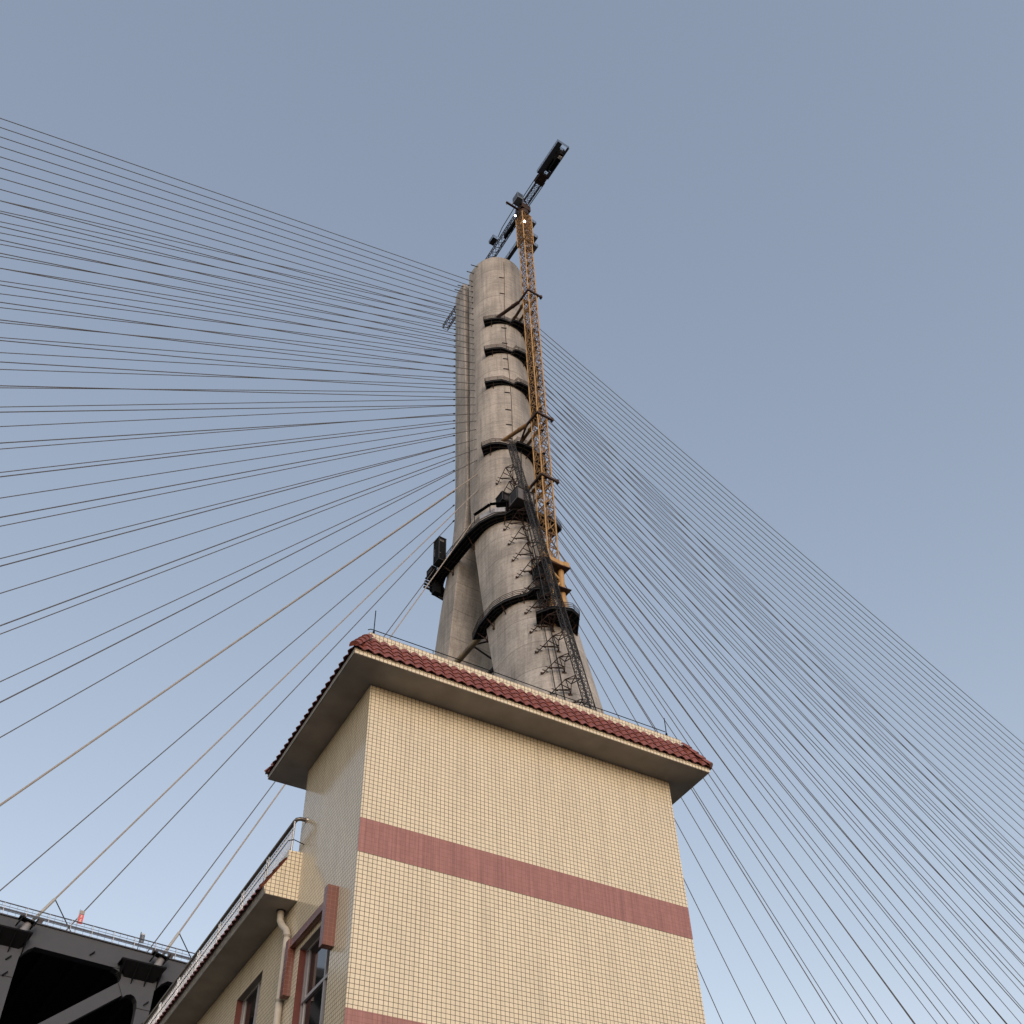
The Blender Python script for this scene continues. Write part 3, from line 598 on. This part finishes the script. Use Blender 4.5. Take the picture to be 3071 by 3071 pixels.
# cat-head
b = MB()
for a in (-.8, .8):
    b.bar((CX + a, CY - 1.2, 258.5), (CX, CY + .2, 266.5), .13, 6); b.bar((CX + a, CY + 1.2, 258.5), (CX, CY + .2, 266.5), .13, 6)
for z in (260.5, 262.5, 264.5): f = (266.5 - z) / 8; b.bar((CX - .8 * f, CY - 1.2 * f, z), (CX + .8 * f, CY - 1.2 * f, z), .07); b.bar((CX - .8 * f, CY + 1.2 * f, z), (CX + .8 * f, CY + 1.2 * f, z), .07)
b.build('cat_head', RUSTY, cr)
JZ = 260.4; JX = CX + .35
jib = MB(); _C, _B = lattice((JX + .35, CY + 1.3, JZ + .6), (JX + 1.15, 138.4, JZ + .6), 1.5, 1.3, 1.5, .11, .06, (1, 0, 0), 'z')
jo = _C.build('jib', STEELD, cr); _B.build('bracing', RUSTY, jo)
b = MB(); b.box(JX + .3, JX + .95, CY + 3.2, CY + 9.5, JZ - .2, JZ + 1.2); b.build('winch_housing', BLACK, jo)
b = MB(); b.bar((JX - 1.25, CY + .5, JZ + 1.8), (JX - 1.1, CY + 8.0, JZ + 1.2), .10, 6); b.bar((JX - 1.1, CY + 8.0, JZ + 1.2), (JX - .75, CY + 10.5, JZ + .8), .10, 6); b.bar((JX + 1.1, CY + 6.4, JZ + .2), (JX + .8, CY + 12, JZ + .2), .09, 6)
b.build('pendant_bar', STEELD, jo)
b = MB()
for y in (CY + 10.8, ):
    for h in (0, .6, 1.2): b.bar((JX - 2.0, y, JZ + h), (JX - .7, y, JZ + h), .05); b.bar((JX - 2.0, y + 2.0, JZ + h), (JX - .7, y + 2.0, JZ + h), .05); b.bar((JX - 2.0, y, JZ + h), (JX - 2.0, y + 2, JZ + h), .05)
    for yy in (y, y + .7, y + 1.4, y + 2): b.bar((JX - 2.0, yy, JZ), (JX - 2.0, yy, JZ + 1.2), .05)
    b.box(JX - 2.0, JX - .7, y, y + 2, JZ - .1, JZ)
b.build('jib_basket', STEELD, jo)
_C, _B = lattice((JX, CY - 1.0, JZ + .2), (JX, 82.2, JZ + .2), 1.35, .9, 1.5, .11, .065, (1, 0, 0), 'x')
cj = _C.build('counter_jib', STEELD, cr); _B.build('bracing', RUSTY, cj)
b = MB(); b.bar((JX - 1.25, CY - .6, JZ + .4), (JX - 1.35, 90.5, JZ + .4), .10, 6); b.bar((JX + 1.15, CY - .6, JZ + .2), (JX + 1.2, 91.2, JZ + .2), .10, 6)
b.bar((JX - 1.35, 90.5, JZ + .4), (JX - .7, 89.6, JZ + .4), .10, 6); b.build('pendant_bar', STEELD, cj)
b = MB(); b.box(JX - 1.2, JX + 1.0, 89.5, 92.2, JZ - .3, JZ + .9); b.build('hoist_winch', RUSTY, cj)
b = MB(); b.box(JX - .25, JX + .72, 82.8, 87.6, JZ - 1.2, JZ + 1.2); b.box(JX - .6, JX + .2, 85.2, 88.4, JZ - .3, JZ + 1.2); b.build('counterweight', BLACK, cj)
b = MB(); b.box(JX - .1, JX + .72, 83.3, 84.0, JZ - 1.42, JZ - 1.32); b.build('weight_marking', CREAM, cj)
b = MB()
for x in (JX - 1.9, JX + 1.3):
    xi = JX - .7 if x < JX else JX + .75
    b.box(min(x, xi), max(x, xi), 81.2, 90.0, JZ - .12, JZ - .06)
    for h in (.05, .55, 1.1): b.bar((x, 81.2, JZ + h), (x, 90.0, JZ + h), .045)
    y = 81.2
    while y < 90.1: b.bar((x, y, JZ - .1), (x, y, JZ + 1.1), .045); y += .88
for h in (.05, .55, 1.1): b.bar((JX - 1.9, 81.2, JZ + h), (JX + 1.3, 81.2, JZ + h), .045)
b.build('railing', mat('walkway_grating', (.05, .055, .075), .6), cj)
for (x, y, z) in ((JX - .5, CY + 3.0, JZ - .45), (CX - .75, CY - 1.2, 249.0)):
    b = MB(); b.bar((x, y, z), (x, y, z + .3), .19, 10); lo = b.build('work_lamp', LAMP, cr)
# gangway to the tower top
b = MB(); b.box(CX - .45, CX + .35, CY + 1.1, 106.9, 244.9, 245.2)
for h in (.5, 1.1): b.bar((CX - .45, CY + 1.1, 245.2 + h), (CX - .45, 106.9, 245.2 + h), .05)
for y in (100, 101.5, 103, 104.5, 106): b.bar((CX - .45, y, 245.2), (CX - .45, y, 246.3), .05)
b.build('gangway', STEELD, cr)
# tie collars to the leg
for z, arms in ((217.0, ((73.4, 106.7), (76.8, 105.7), (78.2, 105.9))), (172.0, ((73.4, 106.9), (76.8, 105.6), (78.2, 105.8))), (153.4, ((73.0, 106.0), (76.2, 104.9), (78.0, 105.0)))):
    b = MB(); e = .25
    for p, q in (((X0 - e, Y0 - e), (X0 + WM + 1.2, Y0 - e)), ((X0 - e, Y0 + WM + e), (X0 + WM + e, Y0 + WM + e)), ((X0 - e, Y0 - e), (X0 - e, Y0 + WM + 1.4)), ((X0 + WM + e, Y0 - e), (X0 + WM + e, Y0 + WM + e))): b.flat((*p, z), (*q, z), .5, .34, (0, 0, 1))
    b.box(X0 + WM + .9, X0 + WM + 1.3, Y0 - .5, Y0 + .1, z - .4, z + .45)
    co_ = b.build('tie_collar', RUSTY, cr)
    J = [(X0 - e, Y0 + WM + 1.2), (X0 + WM * .4, Y0 + WM + e), (X0 + WM + e, Y0 + WM + e)]
    for k, (p, q) in enumerate(zip(J, arms)):
        b = MB(); b.bar((*p, z), (*q, z), .40 if k == 0 else .32, 10); b.bar((lerp(p[0], q[0], .25), lerp(p[1], q[1], .25), z), (lerp(p[0], q[0], .29), lerp(p[1], q[1], .29), z), .5, 10); b.build('tie_arm', YELD if k or z < 200 else RUSTY, cr)
    if z < 180:
        b = MB(); b.bar((*J[0], z), (*arms[1], z), .2, 8); b.build('tie_arm', RUSTY, cr)
# base: frame, plates and pipe legs seated on the tower leg
b = MB()
for y in (Y0 - .7, Y0 + WM + .5): b.flat((X0 - 1.6, y, 130.9), (X0 + WM + 1.2, y, 130.9), .9, .5, (0, 0, 1))
for x in (X0 - .5, X0 + WM + .5): b.flat((x, Y0 - 1.1, 130.9), (x, Y0 + WM + .9, 130.9), .9, .5, (0, 0, 1))
for x in (X0 - 1.4, X0 + WM + .9): b.box(x - .4, x + .4, Y0 - 1.1, Y0 - .3, 130.4, 131.5)
b.build('base_frame', YEL, cr)
for z, ex in ((129.8, .55), (124.6, .35)):
    b = MB(); P = [(X0 - 1.8, Y0 - .9), (X0 + WM + ex + .6, Y0 - 1.5), (X0 + WM + .9, Y0 + 2.8), (X0 - 2.0, Y0 + 3.0)]
    b.prism([(p, q, z) for p, q in P], [(p, q, z + .18) for p, q in P]); b.build('bracket_plate', RUSTY, cr)
for x, y in ((X0 + WM + .15, Y0 - .1), (X0 - .1, Y0 - .1), (X0 + WM + .15, Y0 + WM), (X0 - .1, Y0 + WM)):
    b = MB(); b.bar((x, y, 116.2), (x, y, 130.7), .5, 18); b.build('base_leg', YEL, cr)
b = MB()
for z0, z1 in ((130.4, 127.4), (124.6, 127.4)): b.bar((X0 - .1, Y0 - .1, z0 - 1), (X0 + WM + .1, Y0 - .1, z1), .2, 8); b.bar((X0 + WM + .1, Y0 - .1, z1), (X0 + WM + .1, Y0 + WM, z0 - 1), .2, 8)
b.bar((X0 - .1, Y0 - .1, 126.8), (X0 + WM, Y0 - .1, 124.0), .2, 8); b.build('base_brace', YEL, cr)
b = MB(); b.box(X0 - 1.9, X0 - .5, Y0 + 1.0, Y0 + 2.2, 127.6, 129.2); b.build('control_cabinet', BLACK, cr)
t = platform('crane_foot_platform', 'lowest dark platform under the yellow legs of the crane base', [(71.8, 96.8), (73.2, 94.4), (76.2, 93.2), (78.0, 93.9), (80.2, 97.6)], [(73.4, 98.9), (74.8, 97.6), (76.4, 97.3), (78.0, 97.6), (79.6, 98.4)], 116.9)
t = thing('machinery_cage', TH_P, (74.2, 96.6, 119), 'dark machinery cage beside the hoist mast below the crane base', 'machinery cage')
C, Bc = lattice((73.9, 96.6, 119.2), (74.1, 98.4, 131.0), 1.9, 1.5, 1.6, .07, .04, (1, 0, 0)); C.build('frame', STEELD, t); Bc.build('mesh', STEELD, t)
b = MB(); b.box(73.2, 74.6, 96.6, 97.9, 121.4, 124.4); b.box(73.4, 74.4, 97.4, 98.4, 126.6, 128.6); b.build('motor_box', BLACK, t)

# ================================================================== TILED BUILDING
bd = thing('tiled_building', TH_B, (6.88, 17.58, -1.6), 'cream tiled building corner with red bands and red tiled eaves in the foreground', 'building')
XL, XR, YF, YB, ZS = 6.88, 15.06, 17.58, 21.27, 16.0
YE = 46.0; ZW = 13.3
OPEN = [(18.62, 20.40, 7.9, 10.90), (22.80, 24.52, 8.5, 11.50), (27.0, 28.7, 8.5, 11.5), (31.2, 32.9, 8.5, 11.5), (18.62, 20.4, 3.9, 6.9), (22.8, 24.52, 4.5, 7.5), (27.0, 28.7, 4.5, 7.5)]
b = MB()
def side_wall(y0, y1, z0, z1, ops):
    ys = sorted(set([y0, y1] + [v for o in ops for v in o[:2] if y0 < v < y1])); zs_ = sorted(set([z0, z1] + [v for o in ops for v in o[2:] if z0 < v < z1]))
    for a, c in zip(ys, ys[1:]):
        for d_, e in zip(zs_, zs_[1:]):
            if any(o[0] <= a and c <= o[1] and o[2] <= d_ and e <= o[3] for o in ops): continue
            b.add([(XL, a, d_), (XL, c, d_), (XL, c, e), (XL, a, e)], [(0, 3, 2, 1)])
side_wall(YF, YE, -1.6, 12.9, OPEN); side_wall(YF, YB, 12.9, ZS, [])
b.add([(XL, YF, -1.6), (XR, YF, -1.6), (XR, YF, ZS), (XL, YF, ZS)], [(0, 1, 2, 3)])
b.add([(XR, YF, -1.6), (XR, YE, -1.6), (XR, YE, 12.9), (XR, YF, 12.9)], [(0, 1, 2, 3)]); b.add([(XR, YF, 12.9), (XR, YB, 12.9), (XR, YB, ZS), (XR, YF, ZS)], [(0, 1, 2, 3)])
b.add([(XL, YB, 12.9), (XR, YB, 12.9), (XR, YB, ZS), (XL, YB, ZS)], [(0, 3, 2, 1)]); b.add([(XL, YE, -1.6), (XR, YE, -1.6), (XR, YE, 12.9), (XL, YE, 12.9)], [(0, 3, 2, 1)])
b.build('tiled_wall', TILE, bd)
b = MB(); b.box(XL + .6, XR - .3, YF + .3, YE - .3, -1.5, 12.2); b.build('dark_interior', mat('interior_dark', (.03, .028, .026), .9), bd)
for z0, z1 in ((11.705, 12.49), (7.71, 8.504), (3.71, 4.51)):
    b = MB(); b.box(XL - .001, XR + .001, YF - .004, YF + .02, z0, z1); b.build('red_band', TILER, bd)
# windows of the side wall
for wi, (y0, y1, z0, z1) in enumerate(OPEN):
    wroot = MB(); dp = .17; xg = XL + dp
    wroot.box(XL + .002, xg + .1, y1 - .004, y1 + .05, z0, z1)                      # far jamb, maroon
    ww = wroot.build('window', mat('maroon_jamb', (.16, .04, .03), .6, noise=.3, nscale=4), bd)
    b = MB(); b.box(XL + .002, xg + .1, y0 - .05, y0 + .004, z0, z1); b.box(XL + .002, xg + .1, y0, y1, z1 - .004, z1 + .05); b.box(XL - .03, xg + .1, y0, y1, z0 - .06, z0 + .004); b.build('reveal', PLAST, ww)
    ym = y0 + .53 if wi == 0 else (y0 + y1) / 2 - .25; ztr = z0 + (z1 - z0) * .615
    b = MB(); f = .05
    b.box(xg - .03, xg + .03, y0 + .004, y0 + f, z0, z1 - .004); b.box(xg - .03, xg + .03, y1 - f, y1 - .005, z0, z1 - .004); b.box(xg - .03, xg + .03, y0 + f, y1 - f, z1 - f, z1 - .005); b.box(xg - .03, xg + .03, y0 + f, y1 - f, z0 + .005, z0 + f)
    b.box(xg - .045, xg + .03, y0 + f, y1 - f, ztr - .035, ztr + .035); b.box(xg - .04, xg + .028, ym - .035, ym + .035, z0 + f, z1 - f); b.box(xg - .02, xg + .02, ym + .05, ym + .09, ztr + .04, z1 - f); b.box(xg - .02, xg + .02, y1 - .16, y1 - .12, z0 + f, z1 - f)
    b.build('frame', ALU, ww)
    b = MB(); b.box(xg + .006, xg + .012, y0 + f, y1 - f, z0 + f, z1 - f); b.build('pane', GLASS, ww)
    if wi < 2 or wi == 4:
        # maroon tiled hood: lintel and two unequal drops
        if wi == 1: continue
        h = MB(); dz = z1 - 10.90
        h.box(XL - .13, XL - .002, 18.60, 20.70, 11.04 + dz, 11.22 + dz); h.box(XL - .24, XL - .002, 18.42, 18.60, 10.05 + dz, 11.34 + dz); h.box(XL - .16, XL - .002, 20.70, 20.88, 10.0 + dz, 11.24 + dz)
        h.build('window_hood', HOODT, bd)
# tower eave slab with tiled fascia, plaster soffit
ex0, ex1, ey0, ey1 = 6.135, 15.745, 16.77, 22.06
b = MB(); b.box(ex0, ex1, ey0, ey1, ZS + .004, ZS + .155); b.build('eave_slab', TILE, bd)
b = MB(); b.box(ex0 + .012, ex1 - .012, ey0 + .012, ey1 - .012, ZS - .004, ZS + .003); b.build('soffit', PLAST, bd)
b = MB(); b.box(ex0 - .006, ex0 - .001, ey0 + .01, ey1, ZS - .002, ZS + .15); b.build('side_fascia', FASC, bd)
# parapet ring
px0, px1, py0, py1, pz = 6.57, 15.27, 17.10, 21.72, 17.07
b = MB(); b.box(px0, px1, py0, py0 + .18, ZS + .16, pz); b.box(px0, px1, py1 - .18, py1, ZS + .16, pz); b.box(px0, px0 + .18, py0 + .18, py1 - .18, ZS + .16, pz); b.box(px1 - .18, px1, py0 + .18, py1 - .18, ZS + .16, pz)
b.box(px0 + .18, px1 - .18, py0 + .18, py1 - .18, ZS + .16, ZS + .5); b.build('parapet', TILE, bd)
def wave(u):                                       # S-shaped pantile section, u in periods
    f = u % 1.0; return .025 * math.sin(2 * math.pi * f) + .009 * math.sin(4 * math.pi * f + .6)
def tile_slope(e0, e1, t0, t1, rows, name, parent, per=.255, res=8, over=.05, thick=.018, wrap=None):
    """tiled strip from eave edge e0-e1 up to top edge t0-t1, one mesh; ends follow the hip lines"""
    e0, e1, t0, t1 = map(Vector, (e0, e1, t0, t1)); L = (e1 - e0).length; ux = (e1 - e0).normalized()
    sv = (t0 - e0) - ux * (t0 - e0).dot(ux); sl_ = sv.length; sv.normalize(); nv = ux.cross(sv).normalized()
    if nv.z < 0: nv = -nv
    a0 = (t0 - e0).dot(ux); a1 = (t1 - e0).dot(ux); b = MB(); N = int(L / per * res)
    for r in range(rows):
        f0 = -over / sl_ if r == 0 else r / rows - .02; f1 = (r + 1) / rows + .03
        lo = max(0, lerp(0, a0, max(0, f0))); hi = min(L, lerp(L, a1, max(0, f0)))
        g0, g1, g2, g3 = [], [], [], []
        for k in range(N + 1):
            x = L * k / N
            if x < lo - .02 or x > hi + .02: continue
            wv = wave(x / per); jit = .004 * math.sin(37.0 * math.floor(x / per) + 11 * r)
            base = e0 + ux * x
            g0.append(base + sv * (sl_ * f0 + jit) + nv * (wv + .052)); g1.append(base + sv * (sl_ * f1) + nv * (wv + .022))
            g2.append(base + sv * (sl_ * f0 + jit) + nv * (wv + .052 - thick)); g3.append(base + sv * (sl_ * f1) + nv * (wv + .022 - thick))
        n = len(g0); b.add(g0 + g1, [(i, i + 1, n + i + 1, n + i) for i in range(n - 1)], True)
        b.add(g0 + g2, [(i, n + i, n + i + 1, i + 1) for i in range(n - 1)], False); b.add(g2 + g3, [(i, n + i, n + i + 1, i + 1) for i in range(n - 1)], True)
    return b
# core under the tiles, then four slopes, then hip caps
ez, tz = ZS + .155, 16.87
b = MB(); A_ = [(ex0 + .05, ey0 + .05, ez + .001), (ex1 - .05, ey0 + .05, ez + .001), (ex1 - .05, ey1 - .05, ez + .001), (ex0 + .05, ey1 - .05, ez + .001)]
B_ = [(px0 - .002, py0 - .002, tz - .04), (px1 + .002, py0 - .002, tz - .04), (px1 + .002, py1 + .002, tz - .04), (px0 - .002, py1 + .002, tz - .04)]
b.prism(A_, B_); b.build('roof_bed', mat('mortar_bed', (.10, .09, .08), .95), bd)
E_ = [(ex0 - .01, ey0 - .01, ez), (ex1 + .01, ey0 - .01, ez), (ex1 + .01, ey1 + .01, ez), (ex0 - .01, ey1 + .01, ez)]
T_ = [(px0, py0, tz), (px1, py0, tz), (px1, py1, tz), (px0, py1, tz)]
for i in range(4):
    j = (i + 1) % 4; tile_slope(E_[i], E_[j], T_[i], T_[j], 4, 'x', bd).build('roof_tiles', ROOFT, bd)
for i in range(4):
    e, t_ = Vector(E_[i]), Vector(T_[i]); d = t_ - e; outv = Vector(((-1, 1, 1, -1)[i], (-1, -1, 1, 1)[i], 0)).normalized(); b = MB()
    for k in range(4):
        a = e + d * (k / 4 - .03) + Vector((0, 0, .045)) ; c = e + d * ((k + 1) / 4 + .02) + Vector((0, 0, .02))
        dd = (c - a).normalized(); sd_ = Vector((-outv.y, outv.x, 0)); nn = dd.cross(sd_).normalized()
        if nn.z < 0: nn = -nn
        for ra, rb, sm in ((.125, .10, True),):
            va = [a + sd_ * (ra * math.cos(math.pi * q / 8)) + nn * (ra * .9 * math.sin(math.pi * q / 8)) for q in range(9)]
            vb = [c + sd_ * (rb * math.cos(math.pi * q / 8)) + nn * (rb * .9 * math.sin(math.pi * q / 8)) for q in range(9)]
            b.add(va + vb, [(q, q + 1, 10 + q, 9 + q) for q in range(8)], True)
            vi = [a + (v - a) * .84 for v in va]; b.add(va + vi, [(q, 9 + q, 10 + q, q + 1) for q in range(8)], False); b.add([a] + vi, [(0, q + 1, q + 2) for q in range(8)], False)
    b.build('hip_cap', ROOFT, bd)
# lightning conductor on the parapet
b = MB(); h = pz + .16; yy = py0 + .06
b.tube([(px0 - .02, yy, h - .05), (px0 + .05, yy, h), (px0 + .2, yy, h), (9, yy, h + .01), (11.5, yy, h - .01), (13.2, yy, h + .01), (px1 - .42, yy, h)], .011, 6)
lc = b.build('lightning_conductor', BLACK, bd)
for x, hh in ((px0 + .12, .78), (px1 - .40, .62)):
    b = MB(); b.bar((x, yy, pz - .05), (x + .01, yy, pz + hh), .012, 6); b.box(x - .02, x + .02, yy - .02, yy + .02, pz, pz + .12); b.build('rod', BLACK, lc)
for x in (8.2, 9.8, 11.4, 12.9):
    b = MB(); b.bar((x, yy, pz), (x, yy, h), .009, 5); b.build('clip', BLACK, lc)
# wing eave: core, plaster soffit, tiled end, pantiles, railing
y0, y1 = 20.954, YE
sec = [(XL - .001, 12.30), (6.14, 12.30), (6.092, 12.47), (6.556, 13.30), (6.555, 13.50), (XL - .001, 13.52)]
b = MB(); b.prism([(x, y0, z) for x, z in sec], [(x, y1, z) for x, z in sec]); b.build('wing_eave', TILE, bd)
b = MB(); b.box(6.145, XL - .003, y0 + .01, y1, 12.292, 12.299); b.build('soffit', PLAST, bd)
b = MB(); b.prism([(6.136, y0 + .01, 12.297), (6.085, y0 + .01, 12.47), (6.089, y0 + .01, 12.47), (6.139, y0 + .01, 12.297)], [(6.136, y1, 12.297), (6.085, y1, 12.47), (6.089, y1, 12.47), (6.139, y1, 12.297)]); b.build('side_fascia', FASC, bd)
tile_slope((6.08, y1, 12.47), (6.08, y0 + .02, 12.47), (6.55, y1, 13.28), (6.55, y0 + .02, 13.28), 4, 'x', bd, per=.255, over=.06).build('roof_tiles', ROOFT, bd)
b = MB(); b.box(XL, XR, YB, YE, 13.2, 13.3); b.build('terrace_floor', FASC, bd)
rx, zr = 6.61, 14.28
b = MB(); b.tube([(rx, YE - .5, zr), (rx, 21.15, zr), (rx + .005, 21.03, zr + .02), (rx + .04, 20.97, zr + .07), (rx + .12, 20.955, zr + .1), (XL, 20.955, zr + .11)], .048, 10); ra = b.build('balcony_railing', INOXD, bd)
b = MB(); b.bar((XL - .03, 20.955, zr + .11), (XL, 20.955, zr + .11), .07, 14); b.build('wall_flange', INOX, ra)
b = MB(); b.bar((rx, YE - .5, zr - .17), (rx, 21.0, zr - .17), .014, 8); b.bar((rx, YE - .5, 13.60), (rx, 21.0, 13.60), .012, 8); b.build('thin_rail', INOX, ra)
yb = 20.97; k = 0
while yb < YE - 2:
    b = MB(); b.bar((rx, yb, 13.46), (rx, yb, zr), .022, 8)
    if k: b.bar((rx, yb - .13, 13.46), (rx, yb - .13, zr), .022, 8)
    b.build('post', INOX, ra)
    b = MB()
    for q in range(1, 13): b.bar((rx, yb + q * 1.77 / 13.6, 13.50), (rx, yb + q * 1.77 / 13.6, zr - .17), .0125, 6, cap=False)
    b.build('balusters', INOX, ra); yb += 1.77; k += 1
b = MB(); b.tube([(6.50, YE - 1, 13.70), (6.50, 21.2, 13.72), (6.52, 21.0, 13.76), (6.62, 20.93, 13.78), (XL, 20.93, 13.72)], .011, 6); b.build('conductor_wire', BLACK, bd)
# rain pipe
b = MB(); b.tube([(6.72, 21.52, 12.32), (6.72, 21.50, 12.05), (6.75, 21.42, 11.90), (6.78, 21.16, 11.66), (6.79, 21.08, 11.5), (6.79, 21.08, -1.4)], .075, 12); dp_ = b.build('downpipe', PIPE, bd)
b = MB()
for z in (11.45, 10.0, 6.6, 3.2): b.bar((6.79, 21.08, z), (6.79, 21.08, z + .06), .082, 12)
b.build('joint_ring', mat('pipe_joint', (.25, .22, .18), .6), dp_)
b = MB(); b.bar((6.72, 21.52, 12.27), (6.72, 21.52, 12.292), .10, 12); b.build('soffit_collar', STEELD, dp_)
for o in bpy.data.objects:
    if '_b' in o: del o['_b']
